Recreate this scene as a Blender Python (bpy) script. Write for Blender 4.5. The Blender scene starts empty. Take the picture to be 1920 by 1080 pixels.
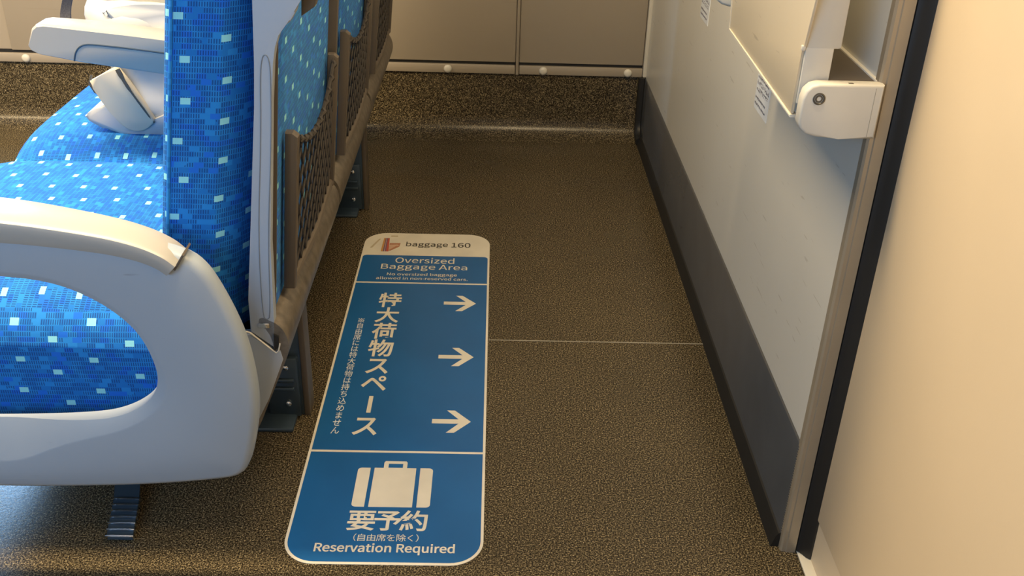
import bpy, bmesh, math, random
from mathutils import Vector, Matrix
random.seed(7)
S = bpy.context.scene
COL = S.collection
PI = math.pi

# ------------------------------------------------------------------ node helpers
class NT:
    def __init__(s, name):
        s.m = bpy.data.materials.new(name); s.m.use_nodes = True
        s.t = s.m.node_tree; s.n = s.t.nodes; s.b = s.n['Principled BSDF']
    def link(s, v, sock):
        if isinstance(v, (int, float)): sock.default_value = v
        elif isinstance(v, tuple): sock.default_value = v if len(v) == len(sock.default_value) else v + (1,)
        else: s.t.links.new(v, sock)
    def math(s, op, a, b=0.0, c=None):
        n = s.n.new('ShaderNodeMath'); n.operation = op
        s.link(a, n.inputs[0]); s.link(b, n.inputs[1])
        if c is not None: s.link(c, n.inputs[2])
        return n.outputs[0]
    def mix(s, f, a, b, mode='MIX'):
        n = s.n.new('ShaderNodeMix'); n.data_type = 'RGBA'; n.blend_type = mode
        s.link(f, n.inputs[0]); s.link(a, n.inputs[6]); s.link(b, n.inputs[7])
        return n.outputs[2]
    def noise(s, vec, scale, detail=2, rough=.5, dim='3D'):
        n = s.n.new('ShaderNodeTexNoise'); n.noise_dimensions = dim
        s.link(vec, n.inputs['Vector']); n.inputs['Scale'].default_value = scale
        n.inputs['Detail'].default_value = detail; n.inputs['Roughness'].default_value = rough
        return n.outputs[0]
    def ramp(s, f, stops):
        n = s.n.new('ShaderNodeValToRGB'); s.link(f, n.inputs[0])
        e = n.color_ramp.elements
        while len(e) < len(stops): e.new(.5)
        for k, (p, c) in enumerate(stops): e[k].position = p; e[k].color = c + (1,) if len(c) == 3 else c
        return n.outputs[0]
    def comb(s, x, y, z=0.0):
        n = s.n.new('ShaderNodeCombineXYZ'); s.link(x, n.inputs[0]); s.link(y, n.inputs[1]); s.link(z, n.inputs[2])
        return n.outputs[0]
    def white(s, vec):
        n = s.n.new('ShaderNodeTexWhiteNoise'); n.noise_dimensions = '3D'; s.link(vec, n.inputs[0]); return n.outputs[0]
    def coord(s, k='Object'):
        return s.n.new('ShaderNodeTexCoord').outputs[k]
    def sep(s, v):
        n = s.n.new('ShaderNodeSeparateXYZ'); s.link(v, n.inputs[0]); return n.outputs
    def bump(s, h, strength, dist=.001):
        n = s.n.new('ShaderNodeBump'); s.link(h, n.inputs['Height']); n.inputs['Strength'].default_value = strength
        n.inputs['Distance'].default_value = dist; s.t.links.new(n.outputs[0], s.b.inputs['Normal'])
    def fin(s, col=None, rough=.5, metal=0.0, spec=None, coat=None):
        if col is not None: s.link(col, s.b.inputs['Base Color'])
        s.link(rough, s.b.inputs['Roughness']); s.link(metal, s.b.inputs['Metallic'])
        if spec is not None: s.b.inputs['Specular IOR Level'].default_value = spec
        if coat is not None: s.b.inputs['Coat Weight'].default_value = coat; s.b.inputs['Coat Roughness'].default_value = .15
        return s.m

def plain(name, col, rough=.5, metal=0.0, var=.06, scale=25, spec=None, bump=0.0):
    t = NT(name); v = t.noise(t.coord(), scale, 3)
    a = tuple(c*(1-var) for c in col); b = tuple(min(1, c*(1+var)) for c in col)
    c = t.ramp(v, [(.3, a), (.7, b)])
    if bump: t.bump(t.noise(t.coord(), 900, 2), bump, .0004)
    return t.fin(c, rough, metal, spec)

def fabric(name, gain=1.0):
    t = NT(name)
    uv = t.sep(t.coord('UV')); u, v = uv[0], uv[1]
    W, Hh = .0125, .0072
    row = t.math('FLOOR', t.math('DIVIDE', v, Hh))
    sh = t.white(t.comb(row, 3.1, 7.7))
    uo = t.math('ADD', t.math('DIVIDE', u, W), t.math('MULTIPLY', t.math('MODULO', t.math('ABSOLUTE', row), 2.0), .5))
    col = t.math('FLOOR', uo)
    fu = t.math('FRACT', uo); fv = t.math('FRACT', t.math('DIVIDE', v, Hh))
    n1 = t.white(t.comb(col, row, 0.5)); n2 = t.white(t.comb(col, row, 9.5))
    big = t.noise(t.comb(u, v), 14, 2)
    d = t.math('FRACT', t.math('MULTIPLY', fu, 4.0))
    dash = t.math('MULTIPLY', t.math('LESS_THAN', t.math('ABSOLUTE', t.math('SUBTRACT', d, .5)), .24),
                  t.math('LESS_THAN', t.math('ABSOLUTE', t.math('SUBTRACT', fv, .5)), .40))
    dens = t.math('LESS_THAN', n1, t.math('ADD', t.math('MULTIPLY', big, .6), .52))
    dash = t.math('MULTIPLY', dash, dens)
    base = t.ramp(n2, [(0, (.012*gain, .165*gain, .54*gain)), (.45, (.018*gain, .22*gain, .63*gain)), (.82, (.012*gain, .145*gain, .66*gain)), (1, (.03*gain, .30*gain, .68*gain))])
    base.node.color_ramp.interpolation = 'CONSTANT'
    c = t.mix(t.math('MULTIPLY', dash, .85), base, (.008, .052, .22))
    # pale squares on a staggered lattice
    U, V = .052, .052
    cu = t.math('DIVIDE', u, U); ci = t.math('FLOOR', cu)
    cv = t.math('ADD', t.math('DIVIDE', v, V), t.math('MULTIPLY', t.math('MODULO', t.math('ABSOLUTE', ci), 2.0), .5))
    cv = t.math('ADD', cv, t.math('MULTIPLY', t.white(t.comb(ci, 1.5, 2.5)), .2))
    cj = t.math('FLOOR', cv)
    j = t.math('MULTIPLY', t.math('SUBTRACT', t.white(t.comb(ci, cj, 4.5)), .5), .25)
    a = t.math('LESS_THAN', t.math('ABSOLUTE', t.math('ADD', t.math('SUBTRACT', t.math('FRACT', cu), .5), j)), .0062/U)
    b = t.math('LESS_THAN', t.math('ABSOLUTE', t.math('SUBTRACT', t.math('FRACT', cv), .5)), .0042/V)
    sq = t.math('MULTIPLY', a, b)
    c = t.mix(t.math('MULTIPLY', sq, .92), c, (.30, .74, .80))
    h = t.math('ADD', t.math('MULTIPLY', dash, -.6), t.noise(t.comb(u, v), 1800, 2))
    t.bump(h, .55, .0006)
    t.b.inputs['Sheen Weight'].default_value = .12; t.b.inputs['Sheen Tint'].default_value = (.5, .85, 1, 1)
    return t.fin(c, .75, 0, .14)

def floor_mat():
    t = NT('speckled_vinyl'); o = t.coord()
    n = t.noise(o, 360, 3, .65); n2 = t.noise(o, 700, 2, .6)
    f = t.math('ADD', t.math('MULTIPLY', n, .6), t.math('MULTIPLY', n2, .4))
    c = t.ramp(f, [(.40, (.007, .0055, .0045)), (.49, (.036, .028, .017)), (.57, (.20, .158, .090)), (.66, (.58, .47, .29))])
    w = t.ramp(t.noise(o, 3.0, 4), [(.3, (.86, .86, .86)), (.7, (1.06, 1.05, 1.02))])
    c = t.mix(1.0, c, w, 'MULTIPLY')
    r = t.ramp(t.noise(o, 9, 4), [(.3, (.23,)*3), (.75, (.29,)*3)])
    t.bump(t.noise(o, 170, 3, .6), .20, .0010)
    return t.fin(c, r, 0, .26)

def wall_mat(name, col, rough=.4, scr=.0):
    t = NT(name); o = t.coord()
    c = t.ramp(t.noise(o, 4, 4), [(.3, tuple(x*.96 for x in col)), (.7, col)])
    if scr:
        # scuffs: thin stretched noise
        m = t.n.new('ShaderNodeMapping'); m.inputs['Scale'].default_value = (1, 5, 60); m.inputs['Rotation'].default_value = (.9, 0, 0)
        t.link(o, m.inputs[0])
        s = t.noise(m.outputs[0], 2.2, 2, .5)
        k = t.ramp(s, [(.70, (0, 0, 0)), (.72, (1, 1, 1))])
        c = t.mix(t.math('MULTIPLY', k, scr), c, (.25, .20, .14))
    t.bump(t.noise(o, 500, 2), .08, .0005)
    return t.fin(c, rough, 0, .5)

def plastic_mat(name, col, rough=.38, scr=0.0):
    t = NT(name); o = t.coord()
    c = t.ramp(t.noise(o, 5, 3), [(.3, tuple(x*.97 for x in col)), (.7, col)])
    if scr:
        m = t.n.new('ShaderNodeMapping'); m.inputs['Scale'].default_value = (5, 1, 34); m.inputs['Rotation'].default_value = (0, .35, 0)
        t.link(o, m.inputs[0])
        k = t.ramp(t.noise(m.outputs[0], 2.6, 3, .5), [(.70, (0, 0, 0)), (.78, (1, 1, 1))])
        c = t.mix(t.math('MULTIPLY', k, scr), c, (.13, .13, .14))
    t.bump(t.noise(o, 1200, 2), .12, .0003)
    return t.fin(c, rough, 0, .5)

M = dict(
    fab=fabric('blue_moquette'),
    floor=floor_mat(),
    wall=wall_mat('bulkhead_laminate', (.66, .64, .575), .33, .35),
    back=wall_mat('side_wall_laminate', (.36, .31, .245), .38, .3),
    cream=wall_mat('cream_laminate', (.66, .545, .39), .45),
    ceil=plain('ceiling_panel', (.42, .41, .38), .6),
    grey=plastic_mat('grey_plastic', (.33, .385, .45), .36, .35),
    strip=plastic_mat('side_frame_plastic', (.38, .43, .50), .4),
    pad=plastic_mat('armrest_plastic', (.36, .35, .325), .33),
    taupe=plastic_mat('taupe_plastic', (.105, .085, .065), .42),
    lip=plain('worn_grey_metal', (.17, .145, .115), .36, .35, .3, 60),
    net=plain('net_cord', (.035, .028, .022), .6, 0, .2, 60),
    legm=plain('dark_seat_metal', (.055, .085, .12), .3, .5),
    dark=plain('black_rubber', (.012, .012, .012), .5, 0, .1),
    bb=plain('dark_grey_kickboard', (.052, .055, .060), .27, .0, .08, 12, .7),
    alu=plain('brushed_aluminium', (.42, .36, .27), .42, .45, .06, 12),
    chrome=plain('chrome', (.75, .77, .8), .18, 1.0, .02),
    white=plain('ivory_coated_metal', (.66, .63, .55), .38, 0, .04, 12),
    table=wall_mat('table_laminate', (.66, .57, .42), .42, .4),
    stw=plain('sticker_ivory', (.74, .69, .58), .42, 0, .07, 14),
    stb=plain('sticker_blue', (.012, .115, .33), .34, 0, .10, 6),
    ink=plain('sticker_black_ink', (.05, .045, .035), .5),
    logoR=plain('logo_red', (.52, .10, .06), .5), logoO=plain('logo_orange', (.55, .28, .08), .5),
    logoP=plain('logo_purple', (.16, .10, .17), .5), logoB=plain('logo_faded_brown', (.45, .21, .12), .5),
    logoG=plain('logo_faded_tan', (.50, .42, .28), .5), logoL=plain('logo_pale_pink', (.62, .40, .28), .5),
    lab=plain('label_white', (.72, .75, .78), .4), labi=plain('label_ink', (.28, .27, .30), .5),
    bag=plastic_mat('white_leather', (.47, .475, .475), .42), bagc=plastic_mat('cream_leather', (.58, .52, .40), .45),
    strap=plain('dark_webbing', (.045, .045, .055), .7, 0, .3, 400), zipm=plain('zip_metal', (.13, .12, .10), .4, .6),
    groove=plain('groove_shadow_grey', (.17, .20, .24), .5),
    seam=plain('seam_sealant', (.34, .31, .24), .5),
    navy=plain('navy_cloth', (.02, .08, .25), .7),
)

# ------------------------------------------------------------------ object helpers
def woff(p):
    v = Vector((0, 0, 0))
    while p is not None: v += p.location; p = p.parent
    return v
def link(name, me, mat, parent=None, smooth=True, ang=35):
    if parent is not None: me.transform(Matrix.Translation(-woff(parent)))
    if smooth:
        for p in me.polygons: p.use_smooth = True
        me.set_sharp_from_angle(angle=math.radians(ang))
    o = bpy.data.objects.new(name, me); COL.objects.link(o)
    if mat is not None: me.materials.append(M[mat] if isinstance(mat, str) else mat)
    o.parent = parent
    return o
def mk(name, bm, mat, parent=None, smooth=True, uv=None, ang=35):
    bmesh.ops.recalc_face_normals(bm, faces=bm.faces)
    if uv:
        L = bm.loops.layers.uv.verify()
        for f in bm.faces:
            for l in f.loops: l[L].uv = uv(l.vert.co, f.normal)
    me = bpy.data.meshes.new(name); bm.to_mesh(me); bm.free()
    return link(name, me, mat, parent, smooth, ang)
def root(name, loc, label, cat, group=None):
    o = bpy.data.objects.new(name, None); COL.objects.link(o); o.location = loc
    o['label'] = label; o['category'] = cat
    if group: o['group'] = group
    o.empty_display_size = .1
    return o
def tag(o, label=None, cat=None, group=None, kind=None):
    for k, v in (('label', label), ('category', cat), ('group', group), ('kind', kind)):
        if v: o[k] = v
    return o
def bx(bm, x0, x1, y0, y1, z0, z1, bev=0.0, seg=2):
    r = bmesh.ops.create_cube(bm, size=1)
    for v in r['verts']:
        v.co = Vector((x0+(v.co.x+.5)*(x1-x0), y0+(v.co.y+.5)*(y1-y0), z0+(v.co.z+.5)*(z1-z0)))
    if bev:
        es = list({e for v in r['verts'] for e in v.link_edges})
        bmesh.ops.bevel(bm, geom=es, offset=bev, segments=seg, affect='EDGES', profile=.5)
    return bm
def B(): return bmesh.new()
def prism(bm, pts, axis, a, b, bev=0.0, seg=2):
    """polygon pts (2D) extruded along axis from a to b. axis 'y': pts=(x,z); 'x': (y,z); 'z': (x,y)"""
    def P(p, d): return {'y': (p[0], d, p[1]), 'x': (d, p[0], p[1]), 'z': (p[0], p[1], d)}[axis]
    A = [bm.verts.new(P(p, a)) for p in pts]; C = [bm.verts.new(P(p, b)) for p in pts]
    n = len(pts); fs = [bm.faces.new(A), bm.faces.new(C[::-1])]
    for i in range(n): fs.append(bm.faces.new((A[i], C[i], C[(i+1) % n], A[(i+1) % n])))
    if bev:
        es = list({e for f in fs[:2] for e in f.edges})
        bmesh.ops.bevel(bm, geom=es, offset=bev, segments=seg, affect='EDGES', profile=.5)
    return bm
def skin(bm, rings, closed=True, capa=True, capb=True):
    V = [[bm.verts.new(p) for p in r] for r in rings]
    n = len(V[0])
    for i in range(len(V)-1):
        for j in range(n if closed else n-1):
            k = (j+1) % n
            bm.faces.new((V[i][j], V[i][k], V[i+1][k], V[i+1][j]))
    if closed and capa: bm.faces.new(V[0][::-1])
    if closed and capb: bm.faces.new(V[-1])
    return V
def tube(bm, path, r, n=8, cap=True):
    path = [Vector(p) for p in path]; rings = []
    up0 = None
    for i, p in enumerate(path):
        t = (path[min(i+1, len(path)-1)]-path[max(i-1, 0)]).normalized()
        if up0 is None:
            up0 = Vector((0, 0, 1)) if abs(t.z) < .9 else Vector((1, 0, 0))
        a = t.cross(up0).normalized(); up0 = a.cross(t).normalized()
        rr = r[i] if isinstance(r, (list, tuple)) else r
        rings.append([p+a*math.cos(2*PI*k/n)*rr+up0*math.sin(2*PI*k/n)*rr for k in range(n)])
    skin(bm, rings, True, cap, cap); return bm
def chaikin(pts, it=2, closed=True):
    for _ in range(it):
        q = []
        n = len(pts)
        rng = range(n) if closed else range(n-1)
        if not closed: q.append(pts[0])
        for i in rng:
            a, b = pts[i], pts[(i+1) % n]
            q.append(tuple(a[k]*.75+b[k]*.25 for k in range(len(a)))); q.append(tuple(a[k]*.25+b[k]*.75 for k in range(len(a))))
        if not closed: q.append(pts[-1])
        pts = q
    return pts
def rbox(bm, c, h, r, N=10, fn=None):
    """rounded box: centre c, half sizes h, radius r; fn(p) deforms"""
    r0 = bmesh.ops.create_cube(bm, size=2)
    es = list({e for v in r0['verts'] for e in v.link_edges})
    bmesh.ops.subdivide_edges(bm, edges=es, cuts=N, use_grid_fill=True)
    for v in bm.verts:
        p = Vector([v.co[k]*h[k] for k in range(3)])
        q = Vector([max(-h[k]+r, min(h[k]-r, p[k])) for k in range(3)])
        # concentrate vertices near the corners
        d = p-q
        if d.length > 1e-9: p = q+d.normalized()*r
        p = p+Vector(c)
        if fn: p = Vector(fn(p))
        v.co = p
    return bm
def fuv(ztop, ymid, k=1):
    def f(co, n):
        if abs(n.x) > abs(n.y) and abs(n.x) > abs(n.z): return (co.y, co.x+co.z-ztop)
        s = -1 if co.y > ymid else 1
        return (co.x*1.0, co.z+.5) if abs(n.y) > abs(n.z)*.8 else (co.y, co.x)
    return f

# ------------------------------------------------------------------ camera
H = 1.1
f_px = 1868.5
a, b_, g = [math.radians(v) for v in (28.93, -1.475, 1.865)]
def rot():
    Bm = Matrix(((1, 0, 0), (0, 0, -1), (0, 1, 0)))
    Rx = Matrix(((1, 0, 0), (0, math.cos(a), -math.sin(a)), (0, math.sin(a), math.cos(a))))
    Ry = Matrix(((math.cos(b_), 0, math.sin(b_)), (0, 1, 0), (-math.sin(b_), 0, math.cos(b_))))
    Rz = Matrix(((math.cos(g), -math.sin(g), 0), (math.sin(g), math.cos(g), 0), (0, 0, 1)))
    return Rz @ Rx @ Ry @ Bm
R = rot()           # world -> camera (x right, y down, z forward)
cam = bpy.data.objects.new('camera', bpy.data.cameras.new('camera')); COL.objects.link(cam)
Rt = R.transposed()
cx, cy, cz = Rt.col[0], Rt.col[1], Rt.col[2]
mw = Matrix((( cx[0], -cy[0], -cz[0], 0), (cx[1], -cy[1], -cz[1], 0), (cx[2], -cy[2], -cz[2], H), (0, 0, 0, 1)))
cam.matrix_world = mw
cam.data.sensor_width = 36; cam.data.lens = f_px/1920*36; cam.data.clip_start = .02
S.camera = cam

# ------------------------------------------------------------------ the setting
XW = .465          # bulkhead plane
YB = 2.99          # window side wall
# floor with its coved edge against the side wall
prof = [(-.6, 0), (2.920, 0)]
for k in range(1, 13):
    t = k/12*PI/2
    prof.append((2.920+.065*math.sin(t), .065-.065*math.cos(t)))
prof += [(2.985, .198), (3.05, .198), (3.05, -.05), (-.6, -.05)]
bm = B(); skin(bm, [[(x, p[0], p[1]) for p in prof] for x in (-4.0, .545)])
fl = tag(mk('floor', bm, 'floor', None, ang=25), kind='structure')
bm = B(); bx(bm, .0, .449, 1.7625, 1.7650, 0, .0006); mk('floor_seam', bm, 'seam', fl)

def frame_wall(name, mat, x0, x1, y0, y1, z0, z1, hole):
    bm = B(); hx0, hx1, hz0, hz1 = hole
    for (a0, a1, b0, b1) in ((x0, hx0, z0, z1), (hx1, x1, z0, z1), (hx0, hx1, z0, hz0), (hx0, hx1, hz1, z1)):
        bx(bm, a0, a1, y0, y1, b0, b1)
    return tag(mk(name, bm, mat), kind='structure')
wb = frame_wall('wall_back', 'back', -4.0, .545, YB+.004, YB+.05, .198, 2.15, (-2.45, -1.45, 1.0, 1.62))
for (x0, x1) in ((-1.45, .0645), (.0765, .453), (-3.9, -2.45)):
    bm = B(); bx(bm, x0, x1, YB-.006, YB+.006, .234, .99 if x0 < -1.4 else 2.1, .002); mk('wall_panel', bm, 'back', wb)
bm = B(); bx(bm, .066, .075, YB-.010, YB+.004, .196, 2.1, .002); mk('panel_joint', bm, 'back', wb)
bm = B(); bx(bm, -3.9, .4535, YB-.001, YB+.004, .224, .2345, 0); mk('gap_shadow', bm, 'dark', wb)  # black strip painting the shadow line between rail and panels
# rail with snap caps
bm = B()
bx(bm, -3.9, .0635, YB-.012, YB+.004, .199, .225, .002); bx(bm, .0775, .4535, YB-.012, YB+.004, .199, .225, .002)
rail = tag(mk('trim_1', bm, 'back'), kind='structure')
for sx in (-1.41, -.14, .15, .409, -2.2):
    bm = B()
    rings = []
    for k, (rr, yy) in enumerate([(.0125, 0), (.0125, .003), (.0105, .006), (.006, .0078), (.002, .0083)]):
        rings.append([(sx+rr*math.cos(2*PI*j/20), YB-.012-yy, .2115+rr*math.sin(2*PI*j/20)) for j in range(20)])
    skin(bm, rings); mk('screw_cap', bm, 'white', rail, ang=60)
# corner strip between side wall and bulkhead
bm = B(); bx(bm, .4545, .466, YB-.018, YB+.004, .2, 2.1, .003); tag(mk('trim_2', bm, 'white'), kind='structure')
# bulkhead
bm = B(); bx(bm, XW, .506, 1.170, YB, .0, 2.15)
wr = tag(mk('wall_right', bm, 'wall', smooth=False), kind='structure')
# ribbed kickboard
pr = []
n = 38
for k in range(n*4+1):
    z = .026+k*(.198-.026)/(n*4)
    pr.append((XW-.0035-.0011*math.sin(2*PI*k/4), z))
pr = [(XW+.002, .026)]+pr+[(XW-.0015, .2), (XW+.002, .2)]
bm = B(); skin(bm, [[(x, y, z) for x, z in pr] for y in (1.169, 2.90)])
skin(bm, [[(x, y, z) for x, z in [(XW+.002, .02), (XW-.0035, .02), (XW-.0035, .198), (XW-.0015, .2), (XW+.002, .2)]] for y in (2.90, 2.984)])
kb = tag(mk('baseboard_right', bm, 'bb', ang=50), kind='structure')
bm = B()
pp = [(XW, 0), (XW-.017, 0), (XW-.015, .004), (XW-.011, .020), (XW-.007, .0265), (XW-.003, .028), (XW, .028)]
skin(bm, [[(x, y, z) for x, z in pp] for y in (1.169, 2.920)])
# foot follows the cove up the corner
path = []
for k in range(0, 9):
    t = k/8*PI/2; path.append((XW-.010, 2.920+.053*math.sin(t), .065-.053*math.cos(t)))
path.append((XW-.010, 2.973, .2))
tube(bm, path, .0125, 10)
mk('rubber_foot', bm, 'dark', kb)
# aluminium bulkhead edge, rubber gasket, cream wall beyond
bm = B()
prism(bm, [(.4615, 1.172), (.4615, 1.161), (.4640, 1.1575), (.4690, 1.1575), (.4700, 1.1555), (.484, 1.1555), (.484, 1.17), (XW, 1.17), (XW, 1.172)], 'z', 0, 2.15)
tag(mk('trim_3', bm, 'alu', ang=20), kind='structure')
bm = B()
prism(bm, chaikin([(.4842, 1.172), (.4842, 1.1560), (.4900, 1.1520), (.4990, 1.1375), (.5060, 1.1365), (.5060, 1.172)], 1), 'z', .004, 2.15)
tag(mk('trim_4', bm, 'dark'), kind='structure')
bm = B(); bx(bm, .4995, .535, -.55, 1.1370, .083, 2.15, .002)
bx(bm, .5035, .535, -.55, 1.1370, 0, .084)
tag(mk('wall_front', bm, 'cream'), kind='structure')
bm = B(); bx(bm, .4865, .5045, 1.0, 1.17, 0, .003, .001); tag(mk('trim_5', bm, 'white'), kind='structure')
# rest of the car, outside the frame
bm = B(); bx(bm, -4.0, .545, -.6, 3.05, 2.15, 2.2); tag(mk('ceiling', bm, 'ceil', smooth=False), kind='structure')
bm = B(); bx(bm, -4.05, -4.0, -.6, 3.05, -.05, 2.2); tag(mk('wall_left', bm, 'back', smooth=False), kind='structure')
frame_wall('wall_near', 'back', -4.0, .545, -.6, -.55, 0, 2.15, (-2.2, -.1, .85, 1.6))

# ------------------------------------------------------------------ seats
YS = 1.175      # near side of aisle seat shell
PITCH = .515
def xfront(z): return -.433+.150*(z-.525)
def xback(z): return -.2955+.092*(z-.39)
def strip_poly():
    L = [(-.200, 1.25), (-.198, .86), (-.2305, .822), (-.2325, .812), (-.239, .8015), (-.250, .7935), (-.2565, .785), (-.260, .770),
         (-.264, .751), (-.2705, .698), (-.2885, .509), (-.2945, .38), (-.2955, .347), (-.3275, .374), (-.3255, .425), (-.315, .508), (-.2915, .697), (-.2865, .75), (-.2815, .825), (-.262, 1.25)]
    return L
def make_seat(y0, nm_label):
    r = root('train_seat', (-.55, y0+.25, 0), nm_label, 'seat', 'blue seats in one row')
    YC = y0+.25
    # cushion
    bm = B()
    def crown(p):
        x, y, z = p
        w = (y-YC)/.25
        if z > .341: z += .004*(1-w*w)-.052*max(0, -w)**4*min(1, (z-.34)/.06)-.012*max(0, (-.80-x)/.09)**2 - .04*max(0, (x+.62))
        return (x, y, z)
    rbox(bm, (-.655, YC, .314), (.24, .252, .110), .032, 18, crown)
    mk('seat_cushion', bm, 'fab', r, uv=fuv(.42, YC), ang=70)
    bm = B(); bx(bm, -.87, -.40, y0+.01, y0+.49, .165, .208, .008); mk('seat_pan', bm, 'legm', r)
    # backrest cushion
    bm = B(); rings = []; us = []
    ya, yb = y0+.006, y0+.494
    zs = [.36+k*.89/24 for k in range(25)]
    for z in zs:
        xf = xfront(z); xb = xf+.118
        loop = [(xf+.012, ya)]
        # near side flat, rear corner chamfer
        loop += [(xf+.07, ya-.001), (xb-.044, ya), (xb-.020, ya+.020), (xb, ya+.052)]
        loop += [(xb, yb-.03), (xb-.010, yb-.010), (xb-.028, yb), (xf+.012, yb), (xf+.003, yb-.006), (xf, yb-.015)]
        bul = .012*math.sin(PI*min(1, max(0, (z-.36)/.89)))
        loop += [(xf-bul, YC+.12), (xf-bul, YC-.12), (xf, ya+.015), (xf+.003, ya+.006)]
        rings.append([(x, y, z) for x, y in loop])
    V = skin(bm, rings)
    bmesh.ops.recalc_face_normals(bm, faces=bm.faces)
    L = bm.loops.layers.uv.verify()
    per = [0]
    r0 = rings[8]
    for i in range(1, len(r0)+1):
        p, q = Vector(r0[i-1]), Vector(r0[i % len(r0)]); per.append(per[-1]+(p-q).length)
    idx = {}
    for ri in range(len(V)):
        for vi, v in enumerate(V[ri]): idx[v] = vi
    n = len(r0)
    for f in bm.faces:
        ids = [idx[l.vert] for l in f.loops]
        wrap = (0 in ids and n-1 in ids)
        for l in f.loops:
            i = idx[l.vert]; u = per[n] if (wrap and i == 0) else per[i]
            l[L].uv = (u+.013, l.vert.co.z)
    me = bpy.data.meshes.new('backrest'); bm.to_mesh(me); bm.free()
    link('backrest', me, 'fab', r, True, 70)
    # thin welt along the front edge of the side
    bm = B(); tube(bm, [(xfront(z)+.0115, ya-.0005, z) for z in zs], .0022, 6)
    mk('backrest_piping', bm, 'fab', r, uv=lambda c, n: (.03+c.y*.2, c.z))
    # fabric lined rear face
    bm = B()
    ring = []
    for z in [.36+k*.89/12 for k in range(13)]:
        x = xback(z)-.004; ring.append([(x-.012, y0+.015, z), (x, y0+.015, z), (x, y0+.485, z), (x-.012, y0+.485, z)])
    skin(bm, ring)
    mk('back_lining', bm, 'fab', r, uv=lambda c, n: (c.y*.92, c.z))
    # side frames
    SP = strip_poly()
    bm = B(); prism(bm, SP, 'y', y0-.001, y0+.016, .0018)
    sf = mk('side_frame', bm, 'strip', r)
    bm = B()   # thin dark line painting the shade of a groove in the frame
    path = [(-.2815+0, .60)]
    gl = [(-.3085, .40), (-.3035, .52), (-.2865, .66), (-.2805, .735), (-.2765, .758), (-.272, .762), (-.2685, .757), (-.2675, .74), (-.2735, .66), (-.2905, .52), (-.2975, .40), (-.303, .393)]
    gl3 = [(x, y0-.0012, z) for x, z in chaikin(gl, 2)]
    tube(bm, gl3+[gl3[0]], .0007, 6, False)
    mk('frame_groove', bm, 'groove', sf)
    bm = B(); prism(bm, [(p[0]+.004 if p[0] > -.29 else p[0], p[1]) for p in SP], 'y', y0+.486, y0+.502, .0018)
    mk('side_frame', bm, 'taupe', r)
    bm = B()
    prism(bm, [(xback(.36)-.012, .36), (xback(.36)+.001, .36), (xback(1.25)+.001, 1.25), (xback(1.25)-.012, 1.25)], 'y', y0+.0155, y0+.0185, .0008)
    mk('rear_edge_trim', bm, 'taupe', r)
    bm = B()
    prism(bm, [(xback(.36)-.012, .36), (xback(.36)+.010, .36), (xback(1.25)+.010, 1.25), (xback(1.25)-.012, 1.25)], 'y', y0+.466, y0+.483, .002)
    mk('rear_edge_trim', bm, 'taupe', r)
    # shell below the clip: lip with rolled edge, running across the seat
    bm = B()
    lp = [(-.312, .398), (-.299, .392), (-.289, .386), (-.281, .375), (-.2765, .358), (-.278, .340), (-.288, .315), (-.310, .262), (-.330, .212), (-.338, .204), (-.345, .208), (-.340, .225), (-.318, .275), (-.300, .325), (-.297, .352), (-.303, .375), (-.316, .388)]
    skin(bm, [[(x, y, z) for x, z in chaikin(lp, 1)] for y in (y0-.001, y0+.4985)])
    lipo = mk('lower_shell', bm, 'lip', r, ang=50)
    # lower side plate with slanted clip edge
    bm = B(); prism(bm, [(-.3275, .370), (-.296, .342), (-.289, .345), (-.286, .330), (-.312, .262), (-.340, .204), (-.43, .20), (-.43, .36)], 'y', y0-.002, y0+.014, .0015)
    mk('shell_side', bm, 'strip', r)
    bm = B(); tube(bm, [(-.334, y0-.003, .3755), (-.3275, y0-.003, .3735), (-.300, y0-.003, .3465), (-.2945, y0-.003, .3415), (-.291, y0-.003, .3455), (-.2885, y0-.002, .356)], .0012, 6)
    mk('clip_edge', bm, 'white', r)
    bm = B(); bx(bm, -.316, -.300, y0-.0035, y0, .381, .389, .0015); mk('clip_edge', bm, 'chrome', r)
    bm = B(); prism(bm, [(-.2955, .372), (-.289, .368), (-.291, .350), (-.2965, .346)], 'y', y0-.004, y0+.01); mk('clip_slot', bm, 'dark', r)
    # net pocket: two posts, lower bar, sagging elastic edge, woven net
    pk = bpy.data.objects.new('net_pocket', bpy.data.meshes.new('net_pocket'))
    yl, yr = y0+.078, y0+.448
    zt = .637; zb = .415
    def off(z): return xback(z)+.004
    bm = B()
    for yy, wd in ((yl, .018), (yr, .016)):
        prism(bm, [(off(zb)-.004, zb-.012), (off(zb)+.012, zb-.012), (off(zt)+.013, zt-.006), (off(zt)+.006, zt), (off(zt)-.004, zt)], 'y', yy-wd/2, yy+wd/2, .003)
    tube(bm, [(off(zb)+.006, yl, zb-.004), (off(zb)+.010, (yl+yr)/2, zb-.010), (off(zb)+.006, yr, zb-.004)], .0065, 8)
    pocket = mk('net_pocket', bm, 'taupe', r)
    def top(s): return zt-.004-.052*math.sin(PI*s)**.8
    def npt(s, t):
        z0 = zb; z1 = top(s); z = z0+(z1-z0)*t
        return (off(z)+.006+.004*math.sin(PI*s), yl+(yr-yl)*s, z)
    bm = B()
    rr = []
    for k in range(25):
        s = k/24; rr.append(npt(s, 1))
    tube(bm, rr, .0032, 6)
    for k in range(1, 24, 2):   # knots over the elastic edge
        p = Vector(rr[k]); tube(bm, [p+Vector((0, -.003, -.003)), p+Vector((.003, 0, 0)), p+Vector((0, .003, .003))], .0042, 6)
    mk('elastic_edge', bm, 'net', pocket)
    bm = B()
    nc = 11
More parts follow.
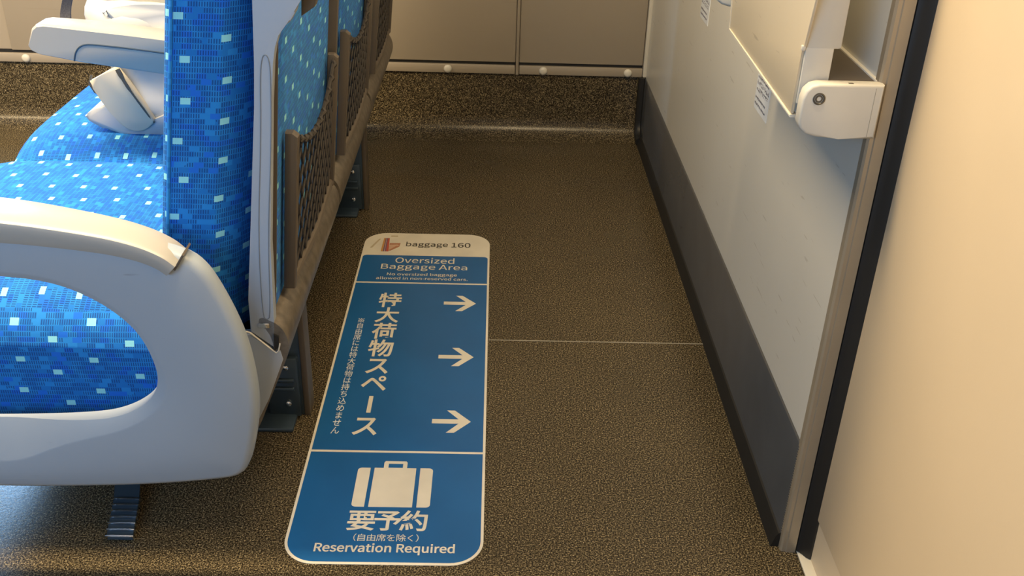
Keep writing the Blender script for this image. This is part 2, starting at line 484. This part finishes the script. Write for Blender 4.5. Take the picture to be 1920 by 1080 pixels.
    for d in (1, -1):
        for k in range(-8, nc+8):
            pts = []
            for j in range(0, 15):
                t = j/14; s = k/nc + d*t*.34
                zig = .35/nc*math.sin(j*PI)  # straight cords, doubled below
                if 0 <= s <= 1: pts.append(npt(s, t))
            if len(pts) >= 3: tube(bm, pts, .0021, 5)
    mk('net', bm, 'net', pocket)
    # tray hinge hanging near the top
    bm = B(); prism(bm, [(-.232, .80), (-.215, .812), (-.19, .90), (-.19, 1.1), (-.21, 1.1)], 'y', y0+.028, y0+.05, .002); mk('tray_hinge', bm, 'taupe', r)
    return r

def make_arm(r, y0):
    # hinged armrest standing on the seat's far side
    near = [(-.571, .633), (-.62, .6385), (-.70, .6465), (-.765, .653), (-.777, .651), (-.785, .644), (-.797, .615), (-.794, .607), (-.781, .600), (-.712, .588), (-.58, .571), (-.40, .545), (-.40, .612)]
    bm = B()
    ya, yb = y0, y0+.064
    n = len(near)
    cxm = sum(p[0] for p in near)/n; czm = sum(p[1] for p in near)/n
    def ins(d): return [(p[0]+(cxm-p[0])*d*.35, p[1]+(czm-p[1])*d*2.0) for p in near]
    def tap(y, pts):  # nose narrows toward the tip on the far side
        return [(x, y - (.018*max(0, (-.70-x)/.09) if y > y0+.03 else -.0*1), z) for x, z in pts]
    rings = [tap(ya, ins(.05)), tap(ya+.004, ins(0)), tap(yb-.004, ins(0)), tap(yb, ins(.05))]
    skin(bm, rings)
    ar = mk('armrest', bm, 'pad', r, ang=40)
    # raised front boss; the rear part of the side sits back from it
    bm = B()
    ridge = [(-.722, .5905), (-.7185, .603), (-.712, .613), (-.702, .619), (-.688, .6205), (-.60, .6125), (-.45, .594)]
    tube(bm, [(x, ya+.0005, z) for x, z in chaikin(ridge, 2, False)], .0016, 6)
    mk('armrest_seam', bm, 'legm', ar)
    return ar

aisle = make_seat(YS, 'aisle seat with blue patterned cover and large grey side panel')
def copy_tree(o, parent=None, d=(0, 0, 0)):
    c = o.copy(); COL.objects.link(c)
    if parent is not None: c.parent = parent
    else: c.location = o.location+Vector(d)
    for ch in list(o.children): copy_tree(ch, c)
    return c
mid = copy_tree(aisle, None, (0, PITCH, 0)); mid['label'] = 'middle blue patterned seat with the white bag lying on it'
win = copy_tree(aisle, None, (0, 2*PITCH, 0)); win['label'] = 'blue patterned seat nearest the side wall, mostly hidden behind the other two'
make_arm(mid, 1.697)
make_arm(win, 1.697+PITCH)

# aisle side panel with its big opening
kq = 1.112/1.13
def q(p): return (p[0]*kq, 1.1-(1.1-p[1])*kq)
outer = [(-.98, .575), (-.80, .575), (-.602, .562), (-.475, .546), (-.425, .534), (-.396, .522), (-.381, .5165), (-.3685, .507), (-.354, .487), (-.333, .434), (-.320, .386), (-.3145, .335),
         (-.3135, .291), (-.320, .245), (-.332, .195), (-.340, .176), (-.350, .164), (-.375, .157), (-.471, .145), (-.586, .139), (-.701, .137), (-.85, .139), (-.98, .16), (-1.03, .22), (-1.04, .38), (-1.02, .55)]
hole = [(-.90, .46), (-.76, .487), (-.625, .485), (-.559, .478), (-.509, .455), (-.473, .424), (-.453, .392), (-.4425, .349), (-.445, .319), (-.460, .292), (-.497, .268), (-.543, .256), (-.676, .249), (-.80, .250), (-.92, .27), (-.96, .36)]
outer = chaikin([q(p) for p in outer], 2); hole = chaikin([q(p) for p in hole], 3)
c0 = (-.66, .365)
def cast(loop, th):
    dx, dz = math.cos(th), math.sin(th); best = None
    for i in range(len(loop)):
        ax, az = loop[i][0]-c0[0], loop[i][1]-c0[1]; bx_, bz = loop[(i+1) % len(loop)][0]-c0[0], loop[(i+1) % len(loop)][1]-c0[1]
        ex, ez = bx_-ax, bz-az; den = dx*ez-dz*ex
        if abs(den) < 1e-12: continue
        t = (ax*ez-az*ex)/den; s = (ax*dz-az*dx)/den
        if t > 0 and -1e-6 <= s <= 1+1e-6 and (best is None or t > best): best = t
    return (c0[0]+dx*best, c0[1]+dz*best)
NA = 220
ths = []
for k in range(NA):
    t = 2*PI*k/NA; ths.append(math.atan2(.55*math.sin(t), math.cos(t)) )
O = [cast(outer, t) for t in ths]; Hh = [cast(hole, t) for t in ths]
def lerp(a, b, d):  # move a toward b by distance d
    L = math.hypot(b[0]-a[0], b[1]-a[1]); return (a[0]+(b[0]-a[0])*d/L, a[1]+(b[1]-a[1])*d/L)
def nrm(loop, d):
    out = []
    n = len(loop)
    for i in range(n):
        ax, az = loop[i-1]; bx_, bz = loop[(i+1) % n]
        tx, tz = bx_-ax, bz-az; L = math.hypot(tx, tz) or 1
        dd = d(i) if callable(d) else d
        out.append((loop[i][0]+tz/L*dd, loop[i][1]-tx/L*dd))   # outward for ccw loops
    return out
def wdt(i):
    s = math.sin(ths[i]); c = math.cos(ths[i])
    return .008+.050*max(0, -s)**.7*(1 if c < .2 else max(.25, 1-(c-.2)*1.1)) if s < 0 else .007
def sm(l, it=6):
    for _ in range(it):
        n = len(l); l = [((l[i-1][0]+2*l[i][0]+l[(i+1) % n][0])/4, (l[i-1][1]+2*l[i][1]+l[(i+1) % n][1])/4) for i in range(n)]
    return l
YP = 1.095
def ring(l, y): return [(p[0], y, p[1]) for p in l]
wv = [wdt(i) for i in range(NA)]
for _ in range(30): wv = [(wv[i-1]+2*wv[i]+wv[(i+1) % NA])/4 for i in range(NA)]
Hout = nrm(Hh, lambda i: wv[i])
rings = [ring(nrm(O, -.002), 1.124), ring(O, 1.119), ring(nrm(O, -.0006), 1.108), ring(nrm(O, -.004), YP+.006), ring(nrm(O, -.011), YP+.0012)]
A1 = nrm(O, -.011)
rings.append([(A1[i][0]*.5+Hout[i][0]*.5, YP, A1[i][1]*.5+Hout[i][1]*.5) for i in range(NA)])
rings.append(ring(nrm(Hh, lambda i: wv[i]+.004), YP)); rings.append(ring(Hout, YP+.001))
rings.append([(Hh[i][0], YP+.003+wv[i]*.36, Hh[i][1]) for i in range(NA)])
rings.append(ring(nrm(Hh, -.001), 1.124))
rings.append(rings[0])
bm = B(); V = skin(bm, rings, True, False, False)
bmesh.ops.remove_doubles(bm, verts=bm.verts, dist=1e-6)
panel = mk('side_panel', bm, 'grey', aisle, ang=50)
panel['label'] = 'grey plastic side panel with a large rounded opening'
# cap on top of the panel
topc = [(-.98, .593), (-.80, .593), (-.602, .5845), (-.475, .5665), (-.425, .5535), (-.396, .5395), (-.3815, .526)]
kc = 1.138/1.13
topc = [(p[0]*kc, 1.1-(1.1-p[1])*kc) for p in topc]
path = chaikin(topc, 3, False)
bm = B(); rings = []
for i, p in enumerate(path):
    x, z = p
    e = min(1, max(0, (x+.60)/.22)); th = .034-.010*e
    # thickness direction: normal of path
    a_ = path[max(0, i-1)]; b2 = path[min(len(path)-1, i+1)]
    tx, tz = b2[0]-a_[0], b2[1]-a_[1]; L = math.hypot(tx, tz); nx, nz = tz/L, -tx/L    # pointing down
    if nz > 0: nx, nz = -nx, -nz
    yn, yf = 1.084, 1.138+.019*(1-e)
    prof_ = [(yn+.006, .0003), (yf-.008, 0), (yf-.002, .003), (yf, .009), (yf, th), (yn+.011, th), (yn+.003, th-.003), (yn, th-.010), (yn, .008), (yn+.0015, .003)]
    rings.append([(x+nx*d, y, z+nz*d) for y, d in prof_])
skin(bm, rings); mk('armrest_cap', bm, 'pad', aisle, ang=40)
bm = B()
prism(bm, [q((-.3825, .5265)), q((-.3805, .5245)), q((-.394, .503)), q((-.396, .505))], 'y', 1.088, 1.122, .0005); mk('cap_end_joint', bm, 'taupe', aisle)
# scuffs are in the material; seat legs and footrest pedal
def leg(r, yy):
    bm = B()
    bx(bm, -.445, -.332, yy, yy+.02, 0, .25, .003)
    L_ = mk('leg', bm, 'legm', r)
    bm = B(); bx(bm, -.334, -.323, yy-.002, yy+.04, 0, .30, .002); mk('leg_edge', bm, 'taupe', L_)
    bm = B(); bx(bm, -.395, -.338, yy-.012, yy+.001, .005, .13, .003)
    bx(bm, -.385, -.345, yy-.016, yy-.010, .062, .070, .002); bx(bm, -.385, -.345, yy-.016, yy-.010, .080, .088, .002)
    mk('leg_bracket', bm, 'legm', L_)
    for zz in (.035, .112):
        bm = B(); rings = [[(-.358+rr*math.cos(2*PI*j/12), yy-.012-d, zz+rr*math.sin(2*PI*j/12)) for j in range(12)] for rr, d in ((.005, 0), (.005, .003), (.002, .0045))]
        skin(bm, rings); mk('bolt', bm, 'chrome', L_)
    bm = B(); bx(bm, -.47, -.345, yy-.055, yy+.05, 0, .010, .004); mk('foot_plate', bm, 'legm', L_)
leg(aisle, 1.492)
leg(win, 2.40)
bm = B()
# pedal: sloping ribbed tread on an arm
def ped(s, w0=.019, w1=.021): return None
tilt = lambda y: .012+(y-1.155)*.10
cxp = lambda y: -.5585-(y-1.155)*.17
prism(bm, [(1.158, tilt(1.158)), (1.236, tilt(1.236)), (1.30, .06), (1.30, .052), (1.236, tilt(1.236)-.008), (1.158, tilt(1.158)-.008)], 'x', -.02, .02, .001)
for v in bm.verts: v.co.x += cxp(v.co.y)
pd = mk('foot_pedal', bm, 'legm', aisle)
for k in range(7):
    y = 1.156+k*.0128; z = tilt(y)
    bm = B(); tube(bm, [(cxp(y)-.0205, y+.003, z-.006), (cxp(y)-.0200, y, z+.0015), (cxp(y)-.012, y-.001, z+.0028), (cxp(y)+.012, y-.001, z+.0028), (cxp(y)+.0200, y, z+.0015), (cxp(y)+.0205, y+.003, z-.006)], .0017, 6)
    mk('pedal_rib', bm, 'chrome', pd)
bm = B(); prism(bm, [(1.29, .05), (1.31, .05), (1.34, .24), (1.32, .24)], 'x', -.595, -.565, .002); mk('pedal_arm', bm, 'legm', pd)

# ------------------------------------------------------------------ white bag on the middle seat
bagr = root('bag', (-.64, 1.95, .425), 'white leather bag with cream top flap and dark zip, lying behind the armrest', 'bag')
def warp(p):
    x, y, z = p
    h = (z-.42)/.30
    x += .020*math.sin(h*5+.5)*(1 if x < -.64 else .3) - .02*h
    y += .012*math.sin(x*30)+.008*math.sin(z*40)
    return (x, y, z)
bm = B(); rbox(bm, (-.63, 1.945, .545), (.118, .09, .118), .045, 12, warp); mk('bag_body', bm, 'bag', bagr, ang=70)
# wrapped base corner, flaring to the left
bm = B()
pts = [(-.785, .450), (-.782, .446), (-.757, .430), (-.735, .418), (-.71, .4145), (-.56, .4145), (-.53, .43), (-.53, .475), (-.60, .470), (-.640, .452), (-.668, .442), (-.690, .440), (-.712, .452), (-.735, .476), (-.755, .470)]
prism(bm, chaikin(pts, 1), 'y', 1.838, 2.03, .008, 3); mk('bag_base', bm, 'bag', bagr, ang=60)
# front tongue, cream where it folds
bm = B()
pts = [(-.760, .520), (-.752, .523), (-.712, .546), (-.703, .546), (-.652, .450), (-.652, .443), (-.668, .429), (-.688, .424), (-.706, .430), (-.735, .468)]
prism(bm, chaikin(pts, 1), 'y', 1.829, 1.846, .0025, 2); mk('bag_tongue', bm, 'bagc', bagr, ang=60)
bm = B(); tube(bm, chaikin([(-.703, 1.829, .545), (-.690, 1.826, .515), (-.672, 1.826, .482), (-.652, 1.832, .443)], 2, False), [.0045]*4+[.003]*3+[.0018]*40, 6)
mk('zip', bm, 'zipm', bagr)
bm = B(); tube(bm, [(-.756, 1.838, .53), (-.760, 1.833, .515), (-.752, 1.832, .50), (-.742, 1.836, .492)], .0025, 6); mk('zip_pull', bm, 'zipm', bagr)
# top flap
bm = B()
def warp2(p):
    x, y, z = p
    y += .01*math.sin(x*25); z += .018*(x+.70)*-1 + .006*math.sin(x*40)
    return (x, y, z)
rbox(bm, (-.625, 1.96, .76), (.125, .095, .125), .04, 10, warp2); mk('bag_flap', bm, 'bagc', bagr, ang=70)
bm = B()
pts = [(-.735, .640), (-.70, .652), (-.64, .660), (-.55, .655), (-.55, .60), (-.62, .61), (-.69, .622)]
prism(bm, chaikin(pts, 2), 'y', 1.85, 1.90, .012, 3); mk('bag_fold', bm, 'bag', bagr, ang=70)
bm = B(); prism(bm, chaikin([(-.795, .61), (-.785, .66), (-.80, .72), (-.80, .85), (-.775, .85), (-.765, .70), (-.755, .61)], 1), 'y', 1.96, 1.975, .002); mk('strap_tab', bm, 'bagc', bagr)
bm = B(); prism(bm, chaikin([(-.775, .615), (-.77, .70), (-.78, .80), (-.74, .80), (-.735, .66), (-.74, .61)], 1), 'y', 1.985, 2.0, .002); mk('strap_lining', bm, 'strap', bagr)
bm = B(); rings = []
sp = [(-.850, 1.99, .575), (-.853, 2.0, .60), (-.842, 2.0, .63), (-.82, 1.99, .68), (-.79, 1.98, .73), (-.74, 1.97, .78), (-.69, 1.96, .80)]
sp = chaikin(sp, 2, False)
for i, p in enumerate(sp):
    rings.append([(p[0]-.0105, p[1], p[2]-.003), (p[0]+.0105, p[1], p[2]+.003), (p[0]+.0105, p[1]+.004, p[2]+.003), (p[0]-.0105, p[1]+.004, p[2]-.003)])
skin(bm, rings)
bm2 = B(); bx(bm2, -.785, -.745, 1.875, 1.878, .562, .60, .001); mk('bag_tab', bm2, 'navy', bagr)
mk('shoulder_strap', bm, 'strap', bagr)

bagr.location += Vector((.016, -.037, .004))
# ------------------------------------------------------------------ folding table on the bulkhead
tb = root('folding_table', (XW, 1.36, .60), 'cream folding table folded down against the bulkhead wall on its support bracket', 'table')
XT = .366
bm = B()
prism(bm, [(1.1725, .705), (1.550, .7135), (1.560, .765), (1.560, 1.02), (1.150, 1.02), (1.150, .86), (1.166, .79), (1.1725, .782)], 'x', XT, XT+.0035, .0008)
leaf = mk('table_leaf', bm, 'table', tb)
bm = B()
prism(bm, [(1.1718, .7035), (1.551, .712), (1.561, .765), (1.561, 1.02), (1.5635, 1.02), (1.5635, .764), (1.553, .7085), (1.1718, .700)], 'x', XT-.0015, XT+.008, .0008)
mk('leaf_edge', bm, 'stw', leaf)
bm = B()
bx(bm, XT+.0035, .4125, 1.169, 1.545, .786, 1.02, .003)
bx(bm, XT+.0035, .4040, 1.169, 1.545, .718, .788, .002)
mk('table_body', bm, 'white', tb)
bm = B(); bx(bm, XT-.002, XT+.003, 1.1665, 1.172, .784, .790, .001); mk('hinge_stop', bm, 'white', tb)
bm = B(); bx(bm, .4045, XW, 1.166, 1.335, .728, .7485, .0015); mk('support_arm', bm, 'taupe', tb)
bm = B(); bx(bm, XW-.005, XW+.001, 1.166, 1.345, .735, .7505, .001); mk('wall_rail', bm, 'white', tb)
# rounded bracket cover
def bracket(ya, yb, dx, dz, nm):
    bm = B()
    pts = [(XW, .7505), (XW, .6835), (.42, .6825), (.392, .6845), (.380, .688), (.3725, .694), (.3690, .702), (.3690, .73), (.3715, .741), (.378, .748), (.387, .7505)]
    prism(bm, [(x+dx, z+dz) for x, z in pts], 'y', ya, yb, .0035, 3)
    return mk(nm, bm, 'white', tb, ang=40)
br = bracket(1.146, 1.166, 0, 0, 'bracket_cover')
bm = B()
for rr, d in ((.0072, 0),): pass
rings = [[(.3885+r_*math.cos(2*PI*j/20), 1.146-d, .7325+r_*math.sin(2*PI*j/20)) for j in range(20)] for r_, d in ((.0075, -.001), (.0075, .0008), (.0060, .0012), (.0050, -.0002), (.0042, .0006), (.0028, .0006), (.0026, -.001))]
skin(bm, rings); mk('bolt', bm, 'zipm', br)
bm = B(); bx(bm, .4545, .4549, 1.1457, 1.1465, .6865, .747); mk('cover_seam', bm, 'seam', br)
bm = B(); bx(bm, .4225, .4285, 1.150, 1.154, .7500, .7509, .0003); mk('cover_slot', bm, 'taupe', br)
bracket(1.585, 1.605, -.024, .053, 'bracket_cover')
bm = B(); bx(bm, .43, XW, 1.55, 1.60, .736, .80, .002); mk('support_arm', bm, 'taupe', tb)

# notice labels on the bulkhead
def label(yc, zc, w, h, text, rows, bl):
    r = root('notice_label', (XW, yc, zc), text, 'label')
    bm = B(); prism(bm, [(yc-w/2, zc-h/2), (yc+w/2-.004, zc-h/2), (yc+w/2, zc-h/2+.004), (yc+w/2, zc+h/2), (yc-w/2, zc+h/2)], 'x', XW-.0006, XW+.0004)
    mk('label_base', bm, 'lab', r, False)
    bm = B()
    for rz, s0, s1, hh, bits in rows:
        y = yc+w/2-s0*w; end = yc+w/2-s1*w
        while y > end:
            ln = random.uniform(.5, 1.1)*hh*1.1
            for kk in range(random.choice((2, 3))):
                zz = zc+h/2-rz*h + random.uniform(-.4, .4)*hh
                bx(bm, XW-.0010, XW-.0007, max(end, y-ln), y, zz-.0006, zz+.0006)
            if random.random() < .8:
                yy = y-ln*random.random(); bx(bm, XW-.0010, XW-.0007, yy-.0006, yy+.0006, zc+h/2-rz*h-hh*.5, zc+h/2-rz*h+hh*.5)
            y -= ln+hh*.35
    mk('label_print', bm, 'labi', r, False)
    return r
rows = [(.12, .05, .9, .006, 0), (.28, .05, .95, .008, 0), (.45, .05, .9, .008, 0), (.68, .05, .8, .004, 0), (.84, .05, .85, .004, 0)]
label(1.663, .5690, .092, .066, 'small white printed label on the bulkhead wall, partly under the folded table edge', rows, 0)
label(2.225, .5915, .092, .066, 'small white printed label high on the bulkhead wall, farther from the table', rows, 0)

# ------------------------------------------------------------------ floor sticker
st = root('floor_sticker', (-.154, 1.69, 0), 'long blue and ivory baggage area sticker with white arrows on the floor', 'sticker')
def rrect(x0, x1, y0, y1, rbl, rbr, rtr, rtl, n=10):
    P = []
    for (cx_, cy_, r_, a0) in ((x1-rbr, y0+rbr, rbr, -PI/2), (x1-rtr, y1-rtr, rtr, 0), (x0+rtl, y1-rtl, rtl, PI/2), (x0+rbl, y0+rbl, rbl, PI)):
        if r_ < 1e-6: P.append((cx_, cy_)); continue
        for k in range(n+1):
            t = a0+k/n*PI/2; P.append((cx_+r_*math.cos(t), cy_+r_*math.sin(t)))
    return P
def slab(name, pts, z0, z1, mat, par=None):
    bm = B(); prism(bm, pts, 'z', z0, z1); return mk(name, bm, mat, par or st, False)
slab('sticker_base', rrect(-.3095, -.0015, 1.1165, 2.2605, .052, .052, .055, .055), .0000, .0008, 'stw')
slab('blue_field', rrect(-.3050, -.0060, 2.005, 2.1385, 0, 0, .010, .010), .0006, .0012, 'stb')
slab('blue_field', rrect(-.3050, -.0060, 1.3905, 1.9985, 0, 0, 0, 0), .0006, .0012, 'stb')
slab('blue_field', rrect(-.3050, -.0060, 1.1215, 1.3845, .047, .047, 0, 0), .0006, .0012, 'stb')
ZT = .0016
import os
FONT = None
try:
    fp = os.path.join(bpy.utils.resource_path('LOCAL'), 'datafiles', 'fonts', 'Noto Sans CJK Regular.woff2')
    if os.path.exists(fp): FONT = bpy.data.fonts.load(fp)
except Exception: FONT = None
def tmesh(body, offset=0.0, shear=0.0):
    c = bpy.data.curves.new('t', 'FONT'); c.body = body; c.size = 1; c.offset = offset; c.shear = shear; c.resolution_u = 6
    if FONT and ord(body[0]) < 256: c.font = FONT
    o = bpy.data.objects.new('t', c); COL.objects.link(o)
    bpy.context.view_layer.update()
    me = bpy.data.meshes.new_from_object(o.evaluated_get(bpy.context.evaluated_depsgraph_get()))
    bpy.data.objects.remove(o); bpy.data.curves.remove(c)
    return me
def bbox(me):
    xs = [v.co.x for v in me.vertices]; ys = [v.co.y for v in me.vertices]
    return (min(xs), max(xs), min(ys), max(ys)) if xs else (0, 1, 0, 1)
def join(name, parts, mat, par=None):
    bm = B()
    for me in parts: bm.from_mesh(me)
    me = bpy.data.meshes.new(name); bm.to_mesh(me); bm.free()
    return link(name, me, mat, par or st, False)
def fit(body, x0, x1, base, cap, off=0.0):
    """one latin line: left/right edge and baseline/cap height"""
    me = tmesh(body, off); a0, a1, b0, b1 = bbox(me)
    ref = bbox(tmesh('H', off)); sy = (cap-base)/(ref[3]-ref[2]); sx = (x1-x0)/(a1-a0)
    for v in me.vertices: v.co = Vector((x0+(v.co.x-a0)*sx, base+(v.co.y-ref[2])*sy, ZT))
    return me
ref = bbox(tmesh('\u56fd')); EM = (ref[1]-ref[0])/.86; EC = ((ref[0]+ref[1])/2, (ref[2]+ref[3])/2)
def glyph(ch, cx_, cy_, w, h, off=0.0):
    me = tmesh(ch, off)
    for v in me.vertices: v.co = Vector((cx_+(v.co.x-EC[0])/EM*w, cy_+(v.co.y-EC[1])/EM*h, ZT))
    return me
def polyme(polys):
    bm = B()
    for p in polys:
        bm.faces.new([bm.verts.new((x, y, ZT)) for x, y in p])
    bmesh.ops.triangulate(bm, faces=bm.faces)
    me = bpy.data.meshes.new('p'); bm.to_mesh(me); bm.free(); return me
join('heading_text', [fit('baggage', -.2070, -.1045, 2.1885, 2.2110, .002), fit('160', -.0955, -.0490, 2.1870, 2.2110, .002)], 'ink')
join('english_title', [fit('Oversized', -.2255, -.0850, 2.0995, 2.1260, .002), fit('Baggage Area', -.2562, -.0535, 2.0680, 2.0925, .002)], 'stw')
join('english_note', [fit('No oversized baggage', -.2387, -.0765, 2.0365, 2.0488, .003), fit('allowed in non-reserved cars.', -.2615, -.0510, 2.0165, 2.0285, .003)], 'stw')
ys = [1.9195, 1.8550, 1.7885, 1.7215, 1.6570, 1.5955]
pts = [glyph(ch, -.2190, y, .0505, .0650, .018) for ch, y in zip('\u7279\u5927\u8377\u7269\u30b9\u30da', ys)]
pts.append(polyme([[(-.2232, 1.5005), (-.2152, 1.5005), (-.2152, 1.5535), (-.2232, 1.5535)]]))
pts.append(glyph('\u30b9', -.2195, 1.4600, .0505, .0640, .018))
join('japanese_title', pts, 'stw')
small = '\u203b\u81ea\u7531\u5e2d\u306b\u306f\u7279\u5927\u8377\u7269\u306f\u6301\u3061\u8fbc\u3081\u307e\u305b\u3093'
pitch = (1.831-1.4455)/(len(small)-1)
def ref_mark(cx_, cy_):
    w, h, t = .0062, .0080, .0009
    P = []
    for sgn in (1, -1):
        P.append([(cx_-w-t, cy_-sgn*h), (cx_-w+t, cy_-sgn*h), (cx_+w+t, cy_+sgn*h), (cx_+w-t, cy_+sgn*h)])
    for dx, dy in ((0, .0065), (0, -.0065), (.0050, 0), (-.0050, 0)):
        P.append([(cx_+dx-.0013, cy_+dy-.0016), (cx_+dx+.0013, cy_+dy-.0016), (cx_+dx+.0013, cy_+dy+.0016), (cx_+dx-.0013, cy_+dy+.0016)])
    return polyme(P)
join('japanese_note', [glyph(ch, -.2722, 1.831-k*pitch, .0158, .0225, .004) for k, ch in enumerate(small) if k]+[ref_mark(-.2722, 1.831)], 'lab')
for cy_ in (1.9120, 1.6945, 1.4778):
    h = .0337
    slab('arrow', [(-.1003, cy_-.0065), (-.0515, cy_-.0065), (-.0735, cy_-h), (-.0590, cy_-h), (-.0294, cy_), (-.0596, cy_+h), (-.0740, cy_+h), (-.0517, cy_+.0065), (-.1003, cy_+.0065)][::1], .001, ZT, 'stw')
slab('suitcase_end', rrect(-.2175, -.1965, 1.2443, 1.3425, .007, 0, 0, .007), .001, ZT, 'stw')
slab('suitcase_body', [(-.1898, 1.2443), (-.1188, 1.2443), (-.1188, 1.3428), (-.1348, 1.3428), (-.1348, 1.3575), (-.1370, 1.3610), (-.1725, 1.3610), (-.1745, 1.3575), (-.1745, 1.3428), (-.1898, 1.3428)], .001, ZT, 'stw')
slab('suitcase_handle_gap', [(-.1665, 1.3435), (-.1420, 1.3435), (-.1420, 1.3535), (-.1665, 1.3535)], .0012, ZT+.0004, 'stb')
slab('suitcase_end', rrect(-.1118, -.0900, 1.2443, 1.3432, 0, .007, .007, 0), .001, ZT, 'stw')
join('reservation_title', [glyph(c, x, 1.2118, .0455, .0480, .018) for c, x in zip('\u8981\u4e88\u7d04', (-.1965, -.1545, -.1125))], 'stw')
sub = '\uff08\u81ea\u7531\u5e2d\u3092\u9664\u304f\uff09'
join('reservation_note', [glyph(c, -.2075+k*.0154+.0, 1.1733, .0158, .0165, .001) for k, c in enumerate(sub)], 'stw')
join('english_reservation', [fit('Reservation Required', -.2616, -.0455, 1.1418, 1.1600, .008)], 'stw')
# striped emblem
cols = [('logoO', 0, .28), ('logoP', .28, .44), ('logoL', .44, .52), ('logoP', .52, .68), ('logoR', .68, 1)]
def ep(s, t):   # s across, t up
    xb_ = -.2655+.0187*s; xt_ = -.2640+.0138*s
    return (xb_+(xt_-xb_)*t, 2.1590+.0712*t)
for m_, s0, s1 in cols:
    slab('emblem_stripe', [ep(s0, 0), ep(s1, 0), ep(s1, 1), ep(s0, 1)], .0008, ZT, m_)
slab('emblem_wedge', [(-.2480, 2.1625), (-.2420, 2.1635), (-.2225, 2.1880), (-.2212, 2.2035), (-.2475, 2.2025), (-.2475, 2.1935)], .0008, ZT, 'logoL')
slab('emblem_wedge', [(-.2475, 2.1935), (-.2280, 2.1955), (-.2225, 2.1880), (-.2212, 2.2035), (-.2475, 2.2025)], .0009, ZT+.0003, 'logoB')
slab('emblem_wedge', [(-.2480, 2.1625), (-.2420, 2.1635), (-.2225, 2.1860), (-.2300, 2.1880)], .0009, ZT+.0003, 'logoB')
slab('emblem_ghost', [(-.2935, 2.1775), (-.2880, 2.1775), (-.2720, 2.2260), (-.2760, 2.2260)], .0008, ZT-.0003, 'logoG')
slab('emblem_ghost', [(-.2480, 2.2400), (-.2310, 2.2400), (-.2310, 2.2460), (-.2480, 2.2460)], .0008, ZT-.0003, 'logoG')

# ------------------------------------------------------------------ light
def area(name, loc, rot_, sx, sy, col, e):
    l = bpy.data.lights.new(name, 'AREA'); l.shape = 'RECTANGLE'; l.size = sx; l.size_y = sy; l.energy = e; l.color = col
    o = bpy.data.objects.new(name, l); COL.objects.link(o); o.location = loc; o.rotation_euler = rot_
    return o
WARM = (1, .76, .44); COOL = (.30, .60, 1)
area('ceiling_lamp', (-1.62, 1.42, 2.13), (0, 0, 0), 2.7, .24, WARM, 108)
area('floor_fill', (.20, 1.12, 2.13), (0, 0, 0), .4, .35, WARM, 15)  # added fill to brighten the right-hand floor, not a real lamp
area('window_daylight', (-1.95, 3.10, 1.31), (-PI/2, 0, 0), .98, .6, COOL, 64)
area('near_window_daylight', (-1.25, -.575, 1.22), (PI/2, 0, 0), 1.6, .7, COOL, 16)
w = bpy.data.worlds.new('world'); S.world = w; w.use_nodes = True
w.node_tree.nodes['Background'].inputs[0].default_value = (.6, .75, 1, 1); w.node_tree.nodes['Background'].inputs[1].default_value = .5

S.view_settings.view_transform = 'Standard'; S.view_settings.look = 'None'; S.view_settings.gamma = 1
S.view_settings.use_curve_mapping = False
S.view_settings.exposure = 0.50
